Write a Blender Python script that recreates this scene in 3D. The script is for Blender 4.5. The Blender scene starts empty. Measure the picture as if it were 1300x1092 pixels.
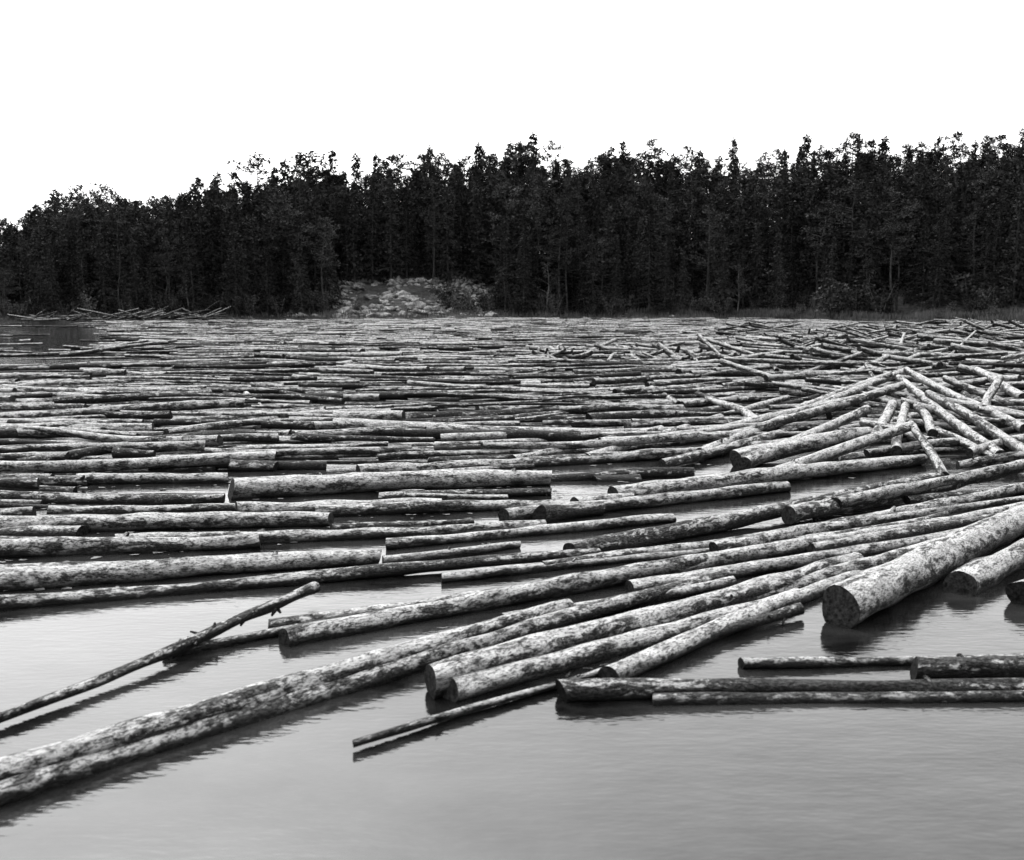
import bpy, math, random, bmesh
from mathutils import Vector, Matrix, noise
random.seed(7)
R = random.random
U = random.uniform
scene = bpy.context.scene

# ------------------------------------------------------------ camera
F = 1249.0; PITCH = math.radians(7.57); CAMH = 3.0
cam = bpy.data.cameras.new("camera"); cam.lens = F/1300*36; cam.sensor_width = 36
cam.clip_end = 6000; cam.clip_start = 0.1
cam.dof.use_dof = True; cam.dof.focus_distance = 18; cam.dof.aperture_fstop = 1.8
co = bpy.data.objects.new("camera", cam); scene.collection.objects.link(co)
co.location = (0, 0, CAMH); co.rotation_euler = (math.radians(90)-PITCH, 0, 0)
scene.camera = co

def G(px, py, z=0.0):
    """survey: bearing read off the photograph -> real position on the water surface"""
    u = (px-650)/F; v = (546-py)/F
    d = Vector((u, math.cos(PITCH)+v*math.sin(PITCH), -math.sin(PITCH)+v*math.cos(PITCH)))
    t = (z-CAMH)/d.z
    return Vector((d.x*t, d.y*t, z))

def lerp_tab(tab, x):
    if x <= tab[0][0]: return tab[0][1]
    for (a, b), (c, d) in zip(tab, tab[1:]):
        if x <= c: return b+(d-b)*(x-a)/(c-a)
    return tab[-1][1]
def sstep(a, b, x):
    t = max(0, min(1, (x-a)/(b-a))); return t*t*(3-2*t)

# ------------------------------------------------------------ world + sun
w = bpy.data.worlds.new("World"); scene.world = w; w.use_nodes = True
nt = w.node_tree; nt.nodes.clear()
out = nt.nodes.new("ShaderNodeOutputWorld"); bg = nt.nodes.new("ShaderNodeBackground")
sky = nt.nodes.new("ShaderNodeTexSky"); sky.sky_type = 'NISHITA'; sky.sun_disc = False
sky.sun_rotation = math.radians(-25)
sky.air_density = 1.6; sky.dust_density = 6.0
bw = nt.nodes.new("ShaderNodeRGBToBW")
mx = nt.nodes.new("ShaderNodeMath"); mx.operation = 'MULTIPLY_ADD'
mx.inputs[1].default_value = 1.7; mx.inputs[2].default_value = 7.5   # haze veil of the overcast
nt.links.new(sky.outputs[0], bw.inputs[0]); nt.links.new(bw.outputs[0], mx.inputs[0])
nt.links.new(mx.outputs[0], bg.inputs[0]); bg.inputs[1].default_value = 0.15
nt.links.new(bg.outputs[0], out.inputs[0])
sl = bpy.data.lights.new("sun", 'SUN'); sl.energy = 2.2; sl.angle = math.radians(12); sl.color = (1, .995, .985)
so = bpy.data.objects.new("sun", sl); scene.collection.objects.link(so)
az = math.radians(-25); el = math.radians(52)
sd = Vector((math.sin(az)*math.cos(el), math.cos(az)*math.cos(el), math.sin(el)))
so.rotation_euler = sd.to_track_quat('Z', 'Y').to_euler()
sky.sun_elevation = el
scene.view_settings.view_transform = 'Standard'; scene.view_settings.look = 'None'
scene.view_settings.exposure = 0

# ------------------------------------------------------------ material helpers
class M:
    def __init__(s, name):
        s.m = bpy.data.materials.new(name); s.m.use_nodes = True
        s.t = s.m.node_tree; s.b = s.t.nodes["Principled BSDF"]
    def n(s, t, **k):
        x = s.t.nodes.new(t)
        for a, b in k.items(): setattr(x, a, b)
        return x
    def l(s, a, b): s.t.links.new(a, b)
    def math(s, op, a, b=None, c=None, clamp=False):
        x = s.n("ShaderNodeMath", operation=op); x.use_clamp = clamp
        for i, v in enumerate((a, b, c)):
            if v is None: continue
            if isinstance(v, (int, float)): x.inputs[i].default_value = v
            else: s.l(v, x.inputs[i])
        return x.outputs[0]
    def noise(s, vec, scale, detail=4, rough=.5, dist=0):
        x = s.n("ShaderNodeTexNoise"); x.inputs["Scale"].default_value = scale
        x.inputs["Detail"].default_value = detail; x.inputs["Roughness"].default_value = rough
        x.inputs["Distortion"].default_value = dist
        if vec is not None: s.l(vec, x.inputs["Vector"])
        return x.outputs[0]
    def scale(s, vec, sx, sy, sz):
        x = s.n("ShaderNodeMapping"); x.inputs["Scale"].default_value = (sx, sy, sz)
        s.l(vec, x.inputs["Vector"]); return x.outputs[0]
    def mr(s, v, a, b, c=0., d=1.):
        x = s.n("ShaderNodeMapRange"); s.l(v, x.inputs[0])
        for i, q in enumerate((a, b, c, d)):
            if isinstance(q, (int, float)): x.inputs[i+1].default_value = q
            else: s.l(q, x.inputs[i+1])
        return x.outputs[0]
    def mix(s, f, a, b):
        x = s.n("ShaderNodeMix", data_type='FLOAT')
        for i, v in ((0, f), (2, a), (3, b)):
            if isinstance(v, (int, float)): x.inputs[i].default_value = v
            else: s.l(v, x.inputs[i])
        return x.outputs[0]
    def bump(s, h, st, dist):
        x = s.n("ShaderNodeBump"); x.inputs["Strength"].default_value = st
        x.inputs["Distance"].default_value = dist; s.l(h, x.inputs["Height"])
        s.l(x.outputs[0], s.b.inputs["Normal"])
    def col(s, v): s.l(v, s.b.inputs["Base Color"])
    def set(s, **k):
        for a, v in k.items():
            i = s.b.inputs[a.replace("_", " ")]
            if isinstance(v, (int, float)): i.default_value = v
            else: s.l(v, i)

def mat_bark():
    m = M("pine_bark_partly_peeled")
    at = m.n("ShaderNodeAttribute", attribute_name="lco"); tn = m.n("ShaderNodeAttribute", attribute_name="tone")
    v = at.outputs["Vector"]; tone = tn.outputs["Fac"]
    pos = m.n("ShaderNodeNewGeometry")
    sp = m.n("ShaderNodeSeparateXYZ"); m.l(pos.outputs["Position"], sp.inputs[0])
    sn = m.n("ShaderNodeSeparateXYZ"); m.l(pos.outputs["Normal"], sn.inputs[0])
    big = m.noise(m.scale(v, .5, 4, 4), 1.8, 2, .6)
    med = m.noise(m.scale(v, .42, 1, 1), 12, 5, .76, .3)
    fine = m.noise(m.scale(v, .4, 1, 1), 60, 2, .7)
    s1 = m.math('ADD', m.math('MULTIPLY', big, .42), m.math('MULTIPLY', med, .58))
    # tops paled, flanks darkened by normal: overhead sky shading in the colour, plus drying
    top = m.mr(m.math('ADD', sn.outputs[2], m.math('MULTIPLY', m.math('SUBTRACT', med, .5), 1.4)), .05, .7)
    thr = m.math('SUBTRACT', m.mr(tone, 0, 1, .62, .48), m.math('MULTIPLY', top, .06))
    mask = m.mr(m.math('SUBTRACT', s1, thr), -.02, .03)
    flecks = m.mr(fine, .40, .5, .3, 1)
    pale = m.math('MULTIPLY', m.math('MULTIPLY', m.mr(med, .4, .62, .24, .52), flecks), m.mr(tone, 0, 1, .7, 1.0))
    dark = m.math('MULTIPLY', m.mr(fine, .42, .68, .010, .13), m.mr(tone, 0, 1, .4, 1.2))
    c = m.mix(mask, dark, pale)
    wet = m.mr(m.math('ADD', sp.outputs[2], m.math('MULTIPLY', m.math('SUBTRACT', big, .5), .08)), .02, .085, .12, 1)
    wet_shade = m.math('MULTIPLY', wet, m.mr(top, 0, 1, .27, 1))  # waterline wetness times the shade painted on the flanks
    m.col(m.math('MULTIPLY', c, wet_shade))
    m.set(Roughness=m.mr(wet, .15, 1, .4, .85), Specular_IOR_Level=.18)
    m.bump(m.math('ADD', m.math('MULTIPLY', med, 1.), m.math('MULTIPLY', fine, .4)), 1., .035)
    return m.m
def mat_end():
    m = M("sawn_log_end")
    at = m.n("ShaderNodeAttribute", attribute_name="lco")
    tn = m.n("ShaderNodeAttribute", attribute_name="tone")
    n1 = m.noise(at.outputs["Vector"], 22, 3, .7)
    m.col(m.math('MULTIPLY', m.mr(n1, .35, .7, .003, .026), m.mr(tn.outputs["Fac"], 0, 1, .4, 1.5)))
    m.set(Roughness=.9, Specular_IOR_Level=.05); m.bump(n1, .6, .02)
    return m.m
def mat_water():
    m = M("lake_water")
    g = m.n("ShaderNodeNewGeometry"); p = g.outputs["Position"]
    n1 = m.noise(m.scale(p, .6, 1.4, 1), 1.1, 2, .5)
    n2 = m.noise(m.scale(p, .7, 2.2, 1), 7, 2, .6)
    murk = m.noise(m.scale(p, .6, 1, 1), .8, 6, .7)
    m.col(m.mr(murk, .36, .64, .002, .024))
    m.set(Roughness=m.mr(murk, .35, .65, .10, .05), IOR=1.47)
    m.bump(m.math('ADD', m.math('MULTIPLY', n1, 1), m.math('MULTIPLY', n2, .3)), .4, .03)
    return m.m
def mat_leaf(name, lo, hi):
    m = M(name)
    oi = m.n("ShaderNodeObjectInfo"); at = m.n("ShaderNodeAttribute", attribute_name="clump")
    c = m.math('MULTIPLY', m.mr(at.outputs["Fac"], 0, 1, lo, hi), m.mr(oi.outputs["Random"], 0, 1, .5, 1.5))
    m.col(c); m.set(Roughness=.85, Specular_IOR_Level=.04)
    return m.m
def mat_trunk(name, lo, hi):
    m = M(name); g = m.n("ShaderNodeNewGeometry")
    n1 = m.noise(m.scale(g.outputs["Position"], 4, 4, .7), 1.5, 2, .7)
    m.col(m.mr(n1, .3, .7, lo, hi)); m.set(Roughness=.9, Specular_IOR_Level=.1)
    return m.m
def mat_ground():
    m = M("forest_floor_and_turf"); g = m.n("ShaderNodeNewGeometry")
    n1 = m.noise(g.outputs["Position"], .25, 4, .65); n2 = m.noise(g.outputs["Position"], 2.2, 4, .75)
    m.col(m.math('MULTIPLY', m.mr(n1, .3, .7, .012, .075), m.mr(n2, .3, .7, .3, 1.8)))
    m.set(Roughness=.95, Specular_IOR_Level=.05); m.bump(n2, 1, .3); return m.m
def mat_rock():
    m = M("weathered_granite"); g = m.n("ShaderNodeNewGeometry")
    n1 = m.noise(g.outputs["Position"], .5, 5, .7); n2 = m.noise(g.outputs["Position"], 5, 4, .7)
    m.col(m.math('MULTIPLY', m.mr(n1, .40, .58, .025, .33), m.mr(n2, .3, .7, .3, 1.3)))
    m.set(Roughness=.9); m.bump(n2, 1, .15); return m.m

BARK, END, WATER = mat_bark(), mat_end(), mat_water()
SPR = mat_leaf("spruce_needles", .006, .030); PIN = mat_leaf("pine_needles", .008, .042)
SHR = mat_leaf("shrub_leaves", .010, .055); GRS = mat_leaf("shore_grass_blades", .018, .08)
TRK = mat_trunk("conifer_trunk_bark", .010, .06); BIR = mat_trunk("birch_trunk_bark", .03, .17)
GROUND, ROCK = mat_ground(), mat_rock()

# ------------------------------------------------------------ logs
class Buf:
    def __init__(s): s.v = []; s.f = []; s.mi = []; s.lco = []; s.tone = []
    def log(s, A, B, r0, r1, sides=8, segs=3, bend=0., tone=.5, knots=0, rough=.05, kl=1.):
        A = Vector(A); B = Vector(B); ax = B-A; L = ax.length; ax.normalize()
        side = ax.cross(Vector((0, 0, 1)))
        if side.length < 1e-3: side = Vector((1, 0, 0))
        side.normalize(); up = side.cross(ax)
        o = (U(0, 60), U(0, 60), U(0, 60)); base = len(s.v)
        bd = U(-1, 1); ph = U(0, 6)
        tiltA, tiltB = U(-.35, .35), U(-.35, .35); tv, tw = U(-.3, .3), U(-.3, .3)
        for i in range(segs+1):
            t = i/segs; r = r0+(r1-r0)*t
            c = A+ax*(L*t)+side*(bend*bd*math.sin(math.pi*t)+bend*.3*math.sin(t*7+ph)) + up*(bend*.25*math.sin(math.pi*t*2+ph))
            for j in range(sides):
                a = 2*math.pi*j/sides
                rr = r
                if rough: rr *= 1+rough*2*noise.noise(Vector((t*L*1.8+o[0], math.cos(a)*.8+o[1], math.sin(a)*.8)))
                ca, sa = math.cos(a)*rr, math.sin(a)*rr
                off = 0
                if i == 0: off = ca*tiltA+sa*tv
                if i == segs: off = ca*tiltB+sa*tw
                s.v.append(c+side*ca+up*sa+ax*off)
                s.lco.append((t*L+o[0], ca+o[1], sa+o[2])); s.tone.append(tone)
        for i in range(segs):
            for j in range(sides):
                k = (j+1) % sides
                s.f.append((base+i*sides+j, base+i*sides+k, base+(i+1)*sides+k, base+(i+1)*sides+j)); s.mi.append(0)
        for e, rad, st in ((0, r0, -1), (segs, r1, 1)):
            b2 = len(s.v)
            for j in range(sides):
                s.v.append(s.v[base+e*sides+j].copy()); s.lco.append(s.lco[base+e*sides+j]); s.tone.append(tone)
            fc = tuple(range(b2, b2+sides))
            s.f.append(fc if st == 1 else fc[::-1]); s.mi.append(1)
        for _ in range(knots):
            t = U(.03, .97); r = r0+(r1-r0)*t; a = U(0, 6.28)
            d = (side*math.cos(a)+up*math.sin(a)); p = A+ax*(L*t)+side*(bend*bd*math.sin(math.pi*t))+d*r*.6
            q = p+d*(r*U(.6, 1.5)*kl)+ax*U(-.04, .08)
            s.log(p, q, r*U(.3, .55), r*.2, 6, 1, 0, tone*.6, 0, 0)
    def make(s, name):
        me = bpy.data.meshes.new(name); me.from_pydata(s.v, [], s.f)
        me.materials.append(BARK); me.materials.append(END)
        me.polygons.foreach_set("material_index", s.mi)
        me.polygons.foreach_set("use_smooth", [m == 0 for m in s.mi])
        a = me.attributes.new("lco", 'FLOAT_VECTOR', 'POINT'); a.data.foreach_set("vector", [c for q in s.lco for c in q])
        a = me.attributes.new("tone", 'FLOAT', 'POINT'); a.data.foreach_set("value", s.tone)
        ob = bpy.data.objects.new(name, me); scene.collection.objects.link(ob); return ob

hero = [
 ((-60,1003),(725,770),.20,.10,.12,.65), ((-20,1015),(940,727),.18,.04,.05,.5),
 ((545,866),(1085,712),.25,.10,.12,.8), ((568,880),(1010,757),.19,.04,.05,.9),
 ((772,860),(1195,690),.17,.05,.06,1.), ((712,878),(1340,872),.17,.05,.05,.1),
 ((830,889),(1350,884),.10,.02,.02,.3), ((940,843),(1340,834),.09,.03,.03,.45),
 ((1160,850),(1420,846),.20,.06,.06,.25),
 ((1062,775),(1480,590),.37,.13,.16,.8), ((1222,742),(1480,610),.30,.10,.12,.8), ((1300,757),(1480,680),.28,.08,.1,.5),
 ((362,810),(1100,682),.19,.07,.08,.7), ((340,797),(905,708),.12,.05,.05,.5),
 ((210,830),(540,770),.10,.03,.03,.2),
 ((-60,772),(760,703),.17,.05,.05,.35), ((-60,742),(482,706),.27,.08,.08,.9),
 ((293,622),(700,606),.34,.13,.13,1.1), ((780,628),(1172,582),.27,.10,.12,.9),
 ((726,698),(1195,604),.22,.10,.16,.4), ((690,719),(1310,632),.14,.05,.1,.7),
 ((850,722),(1320,640),.17,.07,.1,1.), ((930,762),(1330,655),.20,.06,.1,.8),
 ((800,748),(1250,672),.18,.04,.06,.9), ((905,700),(1340,612),.18,.08,.1,.7),
 ((1030,700),(1340,645),.16,.12,.14,.4), ((640,790),(930,738),.15,.05,.05,.8),
 ((1000,655),(1340,585),.24,.14,.2,.7), ((1150,637),(1370,612),.15,.06,.08,.5),
 ((490,692),(855,658),.15,.05,.05,.9), ((486,712),(660,692),.12,.03,.03,1.),
 ((685,655),(765,646),.24,.08,.08,.2), ((-40,700),(330,688),.24,.07,.07,.7), ((150,690),(690,668),.20,.06,.06,.7),
 ((-40,668),(420,660),.26,.08,.08,.9), ((400,650),(700,640),.2,.06,.06,.6),
 ((-60,726),(300,716),.15,.03,.03,.6), ((505,532),(688,523),.28,.09,.09,.1), ((935,583),(1135,543),.34,.16,.35,1.),
 ((640,655),(1000,618),.2,.07,.08,.7), ((560,735),(1010,690),.11,.03,.03,.8),
 ((1190,730),(1420,665),.14,.04,.05,.8), ((455,600),(900,575),.25,.07,.07,.7),
 ((190,522),(330,516),.24,.07,.07,.05), ((-40,632),(285,634),.2,.06,.06,.5), ((100,610),(290,607),.2,.06,.06,.8),
 ((1060,640),(1330,580),.17,.2,.35,.7), ((1010,690),(1200,655),.13,.1,.12,.6),
 ((300,648),(560,640),.22,.06,.06,1.), ((60,650),(330,646),.16,.05,.05,.6), ((420,672),(600,664),.13,.05,.05,.3),
 ((-40,615),(110,611),.22,.07,.07,.3), ((480,632),(700,624),.16,.05,.06,.4), ((730,640),(800,632),.2,.06,.06,1.),
]
hseg = []
for (a, b, d, z0, z1, tone) in hero:
    bf = Buf(); A = G(*a, z0); B = G(*b, z1); L = (B-A).length
    hseg.append((A.xy.copy(), B.xy.copy(), d/2))
    fat = d/2*1.08
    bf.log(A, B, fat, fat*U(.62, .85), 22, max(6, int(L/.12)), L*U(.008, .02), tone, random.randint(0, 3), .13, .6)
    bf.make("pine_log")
for (a, b, d, z0, z1, k) in [((-40,928),(400,748),.105,.06,.14,20), ((450,949),(1020,775),.085,.03,.07,18)]:
    bf = Buf(); A = G(*a, z0); B = G(*b, z1); L = (B-A).length
    bf.log(B, A, d/2*1.1, d/2*.6, 12, int(L/.1), L*.014, .25, k, .3, .8)
    bf.make("branchy_pole")

def hits_hero(A, B, r):
    for i in range(9):
        p = A.xy.lerp(B.xy, i/8)
        for a, b, hr in hseg:
            ab = b-a; t = max(0, min(1, (p-a).dot(ab)/ab.length_squared))
            if (p-(a+ab*t)).length < (r+hr)*.7: return True
    return False

edge = [tuple(G(*p).xy) for p in ((-200,745),(0,735),(200,708),(480,672),(650,648),(800,628),(900,592),(1130,590),(1300,590))]
edge.append((60, edge[-1][1]+4))
def gshift(x, y):
    k = max(0, 1-(y-10)/70)
    xx = max(-4, min(x, 16))
    t = max(0, min(1, (xx+4)/10)); I = 10*(t**3-t**4/2)+(max(0, xx-6))
    return .42*k*I
far_shore = [(-200,110),(-65,122),(-30,140),(0,147),(30,146),(42,136),(56,105),(80,93),(200,80)]
raft = Buf(); y = 8.0
while y < 150:
    xl = -(y+25)*.62-4; xr = -xl+6
    x = xl+U(-4, 0)
    spacing = U(.14, .31)*(1+y*.004)
    while x < xr:
        L = U(3.0, 6.8) if R() > .25 else U(.6, 3); q2 = R()
        d = U(.08, .17) if q2 < .42 else (U(.17, .26) if q2 < .9 else U(.27, .36))
        xm = x+L/2; ym = y+gshift(xm, y)+U(-.1, .1)
        sl_ = (gshift(xm+1, y)-gshift(xm-1, y))/2
        q = R()
        wav = .3*noise.noise(Vector((xm*.07, ym*.12, 20)))
        ang = math.atan(sl_)+wav+random.gauss(0, .07 if q < .55 else (.27 if q < .93 else .8))
        gap = noise.noise(Vector((xm*.09, ym*.2, 3.3)))+.6*noise.noise(Vector((xm*.3, ym*.7, 9)))
        ok = ym > lerp_tab(edge, xm)+.2 and gap > -.36 and ym < lerp_tab(far_shore, xm)-1
        if (xm-L*.5)/ym < -.425+.04*noise.noise(Vector((ym*.09, 1, 1))) and 44 < ym < 130 and R() < .96: ok = False
        if ok:
            z = U(-.02, .04)+(U(.06, .24) if q > .55 else 0)
            dx, dy = math.cos(ang)*L/2, math.sin(ang)*L/2
            A = Vector((xm-dx, ym-dy, z)); B = Vector((xm+dx, ym+dy, z+U(-.04, .04)))
            if ym < 26 and hits_hero(A, B, d/2): ok = False
        if ok:
            if R() < .5: A, B = B, A
            near = ym < 32
            tn = R()**.7*1.05
            if R() < .15: tn = 0.
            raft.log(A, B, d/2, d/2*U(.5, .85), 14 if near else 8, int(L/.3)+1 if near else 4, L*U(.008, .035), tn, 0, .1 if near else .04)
        x += L*math.cos(ang)+(U(.02, .3) if R() < .75 else U(.5, 3))
    y += spacing
raft.make("floating_log_raft")

jam = Buf()
def heap(cx, cy, rx, ry, hmax, n, ang0, spread, tilt=.12, lo=2.6, hi=5.5):
    for _ in range(n):
        a = U(0, 6.28); q = math.sqrt(R()); x = cx+rx*q*math.cos(a); y = cy+ry*q*math.sin(a)
        h = hmax*(1-q**1.5)*U(.3, 1)+.1; L = U(lo, hi); d = U(.12, .27)
        an = ang0+random.gauss(0, spread); ti = random.gauss(0, tilt)
        dv = Vector((math.cos(an)*math.cos(ti), math.sin(an)*math.cos(ti), math.sin(ti)))*L/2
        c = Vector((x, y, h)); A = c-dv; B = c+dv
        for P in (A, B):
            if P.z < .03: P.z = .03
        jam.log(A, B, d/2, d/2*U(.65, .9), 12 if y < 45 else 8, 6, L*.012, R()**.6, 0, .06)
rd = math.radians
heap(11.0, 23.5, 2.2, 3.0, .5, 34, rd(-55), .5)
heap(12.5, 29, 3.2, 4, .8, 70, rd(-45), .5)
heap(11, 35, 4, 4, .9, 60, rd(15), .6)
heap(15.5, 36, 4, 6, 1.2, 80, rd(-30), .7)
heap(21, 46, 7, 8, 1.1, 170, rd(10), .6, .15)
heap(13, 45, 5, 4, .8, 60, rd(-30), .5, .2)
heap(31, 66, 10, 9, 1.1, 230, rd(10), .6, .13)
heap(19, 58, 5, 4, .8, 50, rd(-20), .6, .15)
heap(22, 80, 10, 8, .8, 80, rd(0), .5, .12)
heap(43, 92, 9, 9, 1.2, 120, rd(10), .6, .13)
heap(2.3, 48, 1.3, 1.2, .5, 22, rd(-70), .4, .25, 1.5, 2.6)
heap(8.8, 46, 3.4, 1.6, .5, 60, rd(-60), .35, .25, 1.5, 3.)
heap(6.5, 54, 4, 2.5, .4, 30, rd(30), .5, .1)
heap(-21.5, 56, 2.0, 3, .4, 20, rd(10), .3, .08)
for a, za, b, zb, d in [
 ((1150,470),.9,(890,575),.1,.24), ((1120,498),.8,(905,560),.15,.22), ((1100,520),.6,(945,590),.1,.24),
 ((1145,490),.8,(960,545),.2,.24), ((1160,540),.6,(985,600),.1,.22), ((1090,505),.7,(870,556),.1,.22),
 ((1140,480),.9,(1270,580),.2,.22), ((1150,470),1.0,(1300,545),.3,.22), ((1180,500),.8,(1330,590),.2,.22),
 ((1200,480),1.0,(1320,530),.3,.2), ((1135,512),.7,(1112,556),.3,.24), ((1150,515),.7,(1138,572),.25,.2), ((1160,540),.6,(1200,604),.1,.17),
 ((1165,515),.7,(1185,550),.35,.2), ((1240,470),1.0,(1300,505),.6,.24), ((1270,480),1.1,(1250,520),.5,.22),
 ((1130,475),.9,(1010,520),.3,.2), ((840,545),.15,(650,585),.1,.2), ((1000,505),.2,(745,582),.1,.2), ((1010,545),.2,(840,590),.1,.2),
 ((1095,535),.5,(1180,560),.3,.2), ((1210,560),.2,(1290,570),.2,.2), ((1230,575),.25,(1340,545),.35,.2), ((1215,590),.15,(1330,572),.3,.16),
 ((1190,545),.4,(1280,590),.1,.18), ((1100,575),.15,(1215,560),.3,.18)]:
    A = G(*a, za); B = G(*b, zb)
    jam.log(B, A, d/2, d/2*.85, 16, 18, .05, U(.6, 1.1), 1, .08, .5)
jam.make("log_jam_pile")

drift = Buf()
for i in range(60):
    x = U(-60, -38); y = lerp_tab(far_shore, x)+U(-4, 1); an = U(-.7, .7); L = U(2.5, 5); ti = random.gauss(.1, .2)
    dv = Vector((math.cos(an)*math.cos(ti), math.sin(an)*math.cos(ti), math.sin(ti)))*L/2
    c = Vector((x, y, abs(dv.z)+U(.2, .9)))
    drift.log(c-dv, c+dv, .12, .08, 7, 2, .1, U(0, .7), 0, 0)
drift.make("driftwood_pile")

dv_ = []; df_ = []
for _ in range(2600):
    px, py = U(-200, 1500), U(560, 800)
    p = G(px, py)
    if p.y < lerp_tab(edge, p.x)-(1.8 if R() < .15 else .2): continue
    s_ = U(.01, .045); a = U(0, 6.28); n = 5; b = len(dv_)
    for k in range(n):
        an = a+k*6.28/n; r = s_*U(.5, 1.2)
        dv_.append((p.x+math.cos(an)*r*1.8, p.y+math.sin(an)*r, .006+U(0, .012)))
    df_.append(tuple(range(b, b+n)))
me = bpy.data.meshes.new("bark_debris"); me.from_pydata(dv_, [], df_)
me.materials.append(mat_trunk("bark_scraps", .02, .25))
scene.collection.objects.link(bpy.data.objects.new("bark_debris", me))

# ------------------------------------------------------------ terrain + water
hill = [(-200,0.3),(-80,1.0),(-50,4),(-20,9),(10,12),(60,11),(200,12)]
setback = [(-200,10),(0,8),(30,8),(45,16),(60,26),(90,30),(200,30)]
def ground(x, y):
    s = lerp_tab(far_shore, x); d = y-s+1.2*noise.noise(Vector((x*.12, y*.12, 0)))
    z = -1.8+2.4*sstep(-8, 4, d)
    sb = lerp_tab(setback, x)
    z += lerp_tab(hill, x)*sstep(sb-8, sb+50, d)
    z += 1.6*sstep(35, 55, x)*sstep(6, 30, d)
    k = sstep(-38, -26, x)*(1-sstep(-10, 0, x))
    z += 2.0*k*sstep(3, 22, d)*(1-.6*sstep(30, 50, d))
    if d > 0: z += min(d, 8)*.12*noise.noise(Vector((x*.15, y*.15, 5)))
    return z
xs = [-4000,-1500,-700,-400]+[-280+i*2.5 for i in range(225)]+[400,700,1500,4000]
ys = [-4000,-1000,-200,0,30]+[60+i*2 for i in range(120)]+[320,400,700,1500,5000]
V = [(x, yy, ground(x, yy)) for yy in ys for x in xs]; nx = len(xs)
Fc = [(j*nx+i, j*nx+i+1, (j+1)*nx+i+1, (j+1)*nx+i) for j in range(len(ys)-1) for i in range(nx-1)]
me = bpy.data.meshes.new("ground"); me.from_pydata(V, [], Fc); me.materials.append(GROUND)
me.polygons.foreach_set("use_smooth", [True]*len(Fc))
scene.collection.objects.link(bpy.data.objects.new("ground", me))
me = bpy.data.meshes.new("lake_water")
me.from_pydata([(-4000,-4000,0),(4000,-4000,0),(4000,400,0),(-4000,400,0)], [], [(0,1,2,3)]); me.materials.append(WATER)
scene.collection.objects.link(bpy.data.objects.new("lake_water", me))

# ------------------------------------------------------------ trees
class TB:
    def __init__(s): s.v = []; s.f = []; s.mi = []; s.c = []; s.cl = .5
    def tube(s, pts, rads, sides=6, mi=0):
        base = len(s.v)
        for i, (p, r) in enumerate(zip(pts, rads)):
            d = (pts[min(i+1, len(pts)-1)]-pts[max(i-1, 0)]).normalized()
            a = d.cross(Vector((.3, .9, .1))).normalized(); b = d.cross(a)
            for j in range(sides):
                t = 6.2832*j/sides; s.v.append(p+a*math.cos(t)*r+b*math.sin(t)*r)
        for i in range(len(pts)-1):
            for j in range(sides):
                k = (j+1) % sides; s.f.append((base+i*sides+j, base+i*sides+k, base+(i+1)*sides+k, base+(i+1)*sides+j)); s.mi.append(mi); s.c.append(.5)
    def leaf(s, p, d, L, W, mi=1):
        d = d.normalized(); q = d.cross(Vector((U(-1, 1), U(-1, 1), U(-1, 1)))).normalized()
        b = len(s.v); s.v += [p-q*W*.35, p+d*L*.5-q*W*.5, p+d*L, p+d*L*.45+q*W*.5]
        s.f.append((b, b+1, b+2, b+3)); s.mi.append(mi); s.c.append(max(0, min(1, s.cl+U(-.25, .25))))
    def mesh(s, name, mats):
        me = bpy.data.meshes.new(name); me.from_pydata(s.v, [], s.f)
        for m in mats: me.materials.append(m)
        me.polygons.foreach_set("material_index", s.mi)
        a = me.attributes.new("clump", 'FLOAT', 'FACE'); a.data.foreach_set("value", s.c); return me
def rv(): return Vector((random.gauss(0, 1), random.gauss(0, 1), random.gauss(0, 1))).normalized()
def spruce(name, H=15):
    t = TB(); lean = Vector((U(-.3, .3), U(-.3, .3), 0))
    P = lambda h: Vector((0, 0, h))+lean*(h/H)**2
    t.tube([P(H*i/6) for i in range(7)], [.17*(1-i/6.3) for i in range(7)])
    z = H*U(.04, .14); w0 = H*U(.12, .19)
    while z < H*.985:
        f = z/H; R0 = w0*(1-f)**.8*U(.65, 1.25)+.1
        for b in range(random.randint(4, 7)):
            a = U(0, 6.28); L = R0*U(.5, 1.35); o = Vector((math.cos(a), math.sin(a), 0))
            dr = U(.1, .45); t.cl = R()
            if f < .7: t.tube([P(z), P(z)+o*L*.9+Vector((0, 0, -dr*L*.7))], [.035, .01], 3)
            for k in range(max(3, int(L*4.0))):
                u = U(.12, 1)
                p = P(z)+o*L*u+Vector((0, 0, -dr*L*u))+rv()*.10
                t.leaf(p, o*.5+rv()*.8+Vector((0, 0, -.4)), U(.3, .62), U(.16, .34))
        z += U(.24, .46)*(1.1-f*.4)
    for k in range(5): t.leaf(P(H*(.95+k*.01)), Vector((U(-.3, .3), U(-.3, .3), 1)), .6, .12)
    return t.mesh(name, [TRK, SPR])
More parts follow.
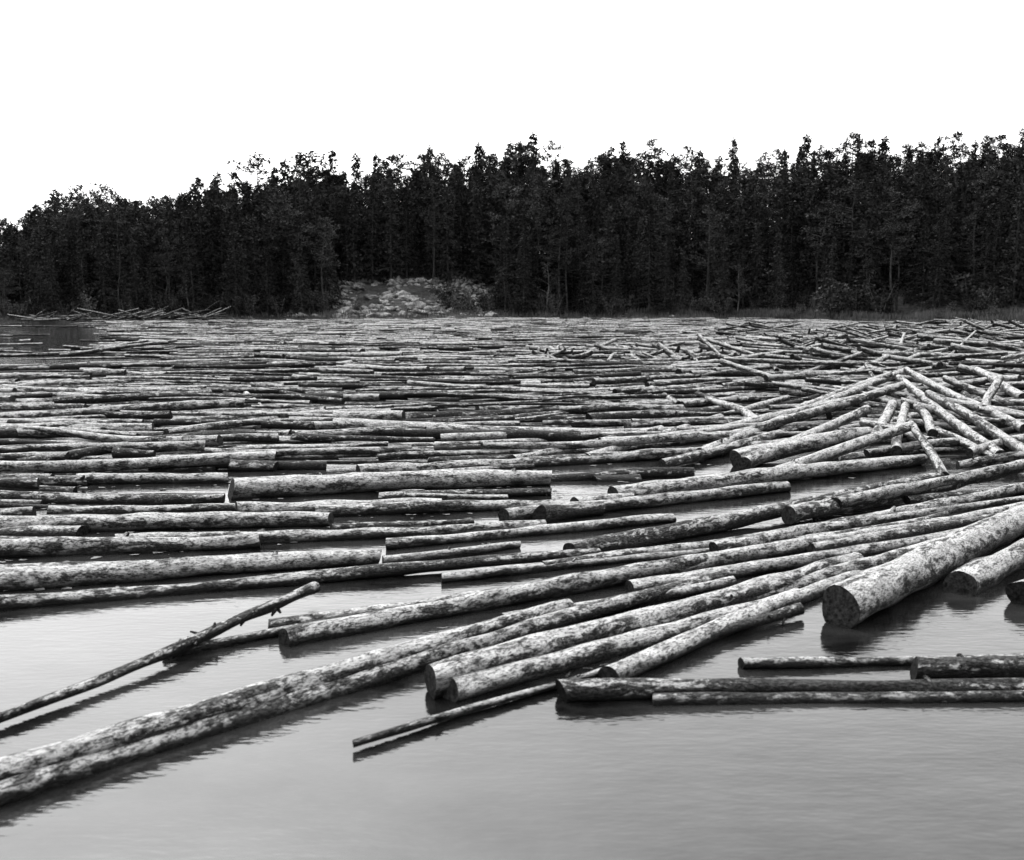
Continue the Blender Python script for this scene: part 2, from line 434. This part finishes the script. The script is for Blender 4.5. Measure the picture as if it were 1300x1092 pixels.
def pine(name, H=16, low=.45):
    t = TB(); lean = Vector((U(-.9, .9), U(-.9, .9), 0)); ph = U(0, 6)
    P = lambda h: Vector((.18*math.sin(h*.5+ph), .18*math.cos(h*.4+ph), h))+lean*(h/H)**2
    t.tube([P(H*i/9) for i in range(10)], [.18*(1-i/10.5) for i in range(10)])
    for k in range(6):
        z = H*U(.15, low); a = U(0, 6.28); o = Vector((math.cos(a), math.sin(a), U(-.3, .2)))
        t.tube([P(z), P(z)+o*U(.5, 1.6)], [.03, .008], 3)
    nb = random.randint(24, 36)
    for i in range(nb):
        f = low+(1-low)*(i+R())/nb; z = H*min(f, .99); g = (f-low)/(1-low)
        L = (H*.17)*(math.sin(math.pi*min(1, .24+g*.76))**.85)*U(.35, 1.4)+.2
        a = U(0, 6.28); o = Vector((math.cos(a), math.sin(a), 0)); up = U(-.1, .55)+.3*g
        p0 = P(z); p1 = p0+o*L*.55+Vector((0, 0, up*L*.25)); p2 = p0+o*L+Vector((0, 0, up*L*.7))
        t.tube([p0, p1, p2], [.05, .035, .012], 4)
        for c in range(random.randint(2, 4)):
            cc = p1.lerp(p2, U(0.1, 1.1))+rv()*.25; cr = U(.3, .62); t.cl = R()
            for q in range(14):
                d = rv(); d.z = d.z*.55+.1
                t.leaf(cc+d*cr*U(.2, 1), d+Vector((0, 0, .3)), U(.22, .45), U(.14, .26))
    return t.mesh(name, [TRK, PIN])
def shrub(name, H=3):
    t = TB()
    for s in range(7):
        a = U(0, 6.28); o = Vector((math.cos(a), math.sin(a), 0))*U(.2, .45)*H; top = o+Vector((0, 0, H*U(.6, 1)))
        t.tube([Vector((0, 0, -.2)), top*.5+Vector((0, 0, .1)), top], [.05, .03, .01], 4); t.cl = R()
        for k in range(75):
            u = U(.25, 1.05); p = top*u+rv()*H*.16*U(.3, 1.2)
            t.leaf(p, rv(), U(.14, .32), U(.12, .24))
    return t.mesh(name, [BIR, SHR])
def birch(name, H=9):
    t = TB(); P = lambda h: Vector((.15*math.sin(h), .12*math.cos(h*.8), h))
    t.tube([P(H*i/6) for i in range(7)], [.10*(1-i/6.6) for i in range(7)])
    for i in range(26):
        z = H*U(.25, .98); a = U(0, 6.28); L = U(.5, 1.9)*(1.15-z/H)+.3; o = Vector((math.cos(a), math.sin(a), .7))
        t.tube([P(z), P(z)+o*L], [.03, .008], 3); t.cl = R()
        for k in range(34):
            t.leaf(P(z)+o*L*U(.3, 1.1)+rv()*.35*U(.2, 1), rv()+Vector((0, 0, -.5)), U(.12, .26), U(.1, .2))
    return t.mesh(name, [BIR, SHR])
sp = [(spruce("spruce_%d" % i, 15), 15) for i in range(8)]
pn = [(pine("scots_pine_%d" % i, 16, U(.32, .52)), 16) for i in range(8)]
shs = [shrub("shrub_%d" % i) for i in range(4)]; bi = [(birch("birch_%d" % i), 9) for i in range(3)]
forest = bpy.data.objects.new("conifer_forest", None); scene.collection.objects.link(forest)
bushes = bpy.data.objects.new("shoreline_shrubs", None); scene.collection.objects.link(bushes)
def put(me, x, y, s, par, nm, sxy=None):
    o = bpy.data.objects.new(nm, me); scene.collection.objects.link(o); o.parent = par
    o.location = (x, y, ground(x, y)-.15); o.rotation_euler = (U(-.03, .03), U(-.03, .03), U(0, 6.28))
    q = (sxy or 1)*s; o.scale = (q, q, s)
# height of the forest skyline by bearing (tallest trees are limited by it)
skyl = [(-.56,292),(-.52,282),(-.48,260),(-.44,248),(-.40,242),(-.36,240),(-.30,222),(-.27,208),(-.24,214),(-.2,203),(-.12,204),(-.04,188),(.02,180),(.07,200),(.09,178),(.15,185),(.2,192),(.25,180),(.32,178),(.4,175),(.6,172)]
def maxtop(x, y):
    py = lerp_tab(skyl, x/y)
    return CAMH+y*math.tan(math.atan((546-py)/F)-PITCH)
cnt = 0
x = -142.0
while x < 142:
    for row in range(23):
        xx = x+U(-1.8, 1.8); s = lerp_tab(far_shore, xx); d0 = lerp_tab(setback, xx)-4
        d = d0+row*2.6+U(-1.5, 1.5)
        if 9 < row < 17 and R() < .35: continue
        yy = s+d; b = xx/yy
        if -.185 < b < -.018 and d < d0+18+6*noise.noise(Vector((xx*.2, 0, 0))): continue
        hh = maxtop(xx, yy)-ground(xx, yy)
        vr = U(.72, .94) if R() < .82 else U(.94, 1.09)
        H = min(hh*vr, U(13, 19)) if row < 14 else hh*vr
        if row < 3: H *= U(.55, .95)
        if H < 4: H = U(2.5, 4.5)
        me, h0 = random.choice(sp if R() < (.75 if row < 4 else .58) else pn)
        if row < 3 and R() < .12: me, h0 = random.choice(bi); H = min(H, U(6, 10))
        put(me, xx, yy, H/h0, forest, "tree", U(.85, 1.25)*(1.2 if H < 9 else 1)); cnt += 1
    x += 3.1
for i in range(400):
    xx = U(-110, 120); s = lerp_tab(far_shore, xx); lim = 6 if xx < 30 else lerp_tab(setback, xx)
    yy = s+U(1.5, lim+4)
    if -.185 < xx/yy < -.03 and R() < .85: continue
    if xx > 45 and R() < .6: continue
    put(random.choice(shs), xx, yy, U(.4, 1.3), bushes, "shrub")
for bx, by in ((46.5,134),(44,136),(49,132),(58,126),(60,124),(-6,151),(-8,152),(-4,153),(-10,155),(-15,172),(-20,174),(-25,172)):
    put(random.choice(shs), bx, by, U(1.2, 1.7), bushes, "shrub", 1.2)
print("trees", cnt)

bm = bmesh.new()
for i in range(980):
    xx = U(-33, -3); yy = lerp_tab(far_shore, xx)+U(2, 27)
    if i > 860: xx = U(-70, 40); yy = lerp_tab(far_shore, xx)+U(0, 5)
    elif noise.noise(Vector((xx*.16, yy*.16, 7))) < -.16: continue
    g = ground(xx, yy)
    if g < .05: continue
    r = (U(.12, .5) if R() < .85 else U(.5, 1.))*(1 if i < 860 else .6)
    mtx = Matrix.Translation((xx, yy, g+r*.1)) @ Matrix.Rotation(U(0, 6), 4, 'Z') @ Matrix.Diagonal((r*U(.8, 2.2), r*U(.7, 1.2), r*U(.4, .8), 1))
    ret = bmesh.ops.create_icosphere(bm, subdivisions=2, radius=1, matrix=mtx)
    o = Vector((U(0, 99), 0, 0))
    for v in ret['verts']: v.co += (v.co-Vector((xx, yy, g)))*.8*noise.noise(v.co*1.6+o)
me = bpy.data.meshes.new("rock_outcrop"); bm.to_mesh(me); bm.free(); me.materials.append(ROCK)
scene.collection.objects.link(bpy.data.objects.new("rock_outcrop", me))

t = TB()
for i in range(24000):
    xx = U(-70, 100) if R() < .4 else U(20, 90); s = lerp_tab(far_shore, xx); yy = s+U(-3, 6 if xx < 40 else 16)
    g = ground(xx, yy)
    if g < -.35: continue
    t.cl = .5+noise.noise(Vector((xx*.2, yy*.3, 0)))
    t.leaf(Vector((xx, yy, g-.05)), Vector((U(-.3, .3), U(-.3, .3), 1)), U(.4, 1.1), U(.06, .16), 0)
me = t.mesh("shore_grass", [GRS]); scene.collection.objects.link(bpy.data.objects.new("shore_grass", me))
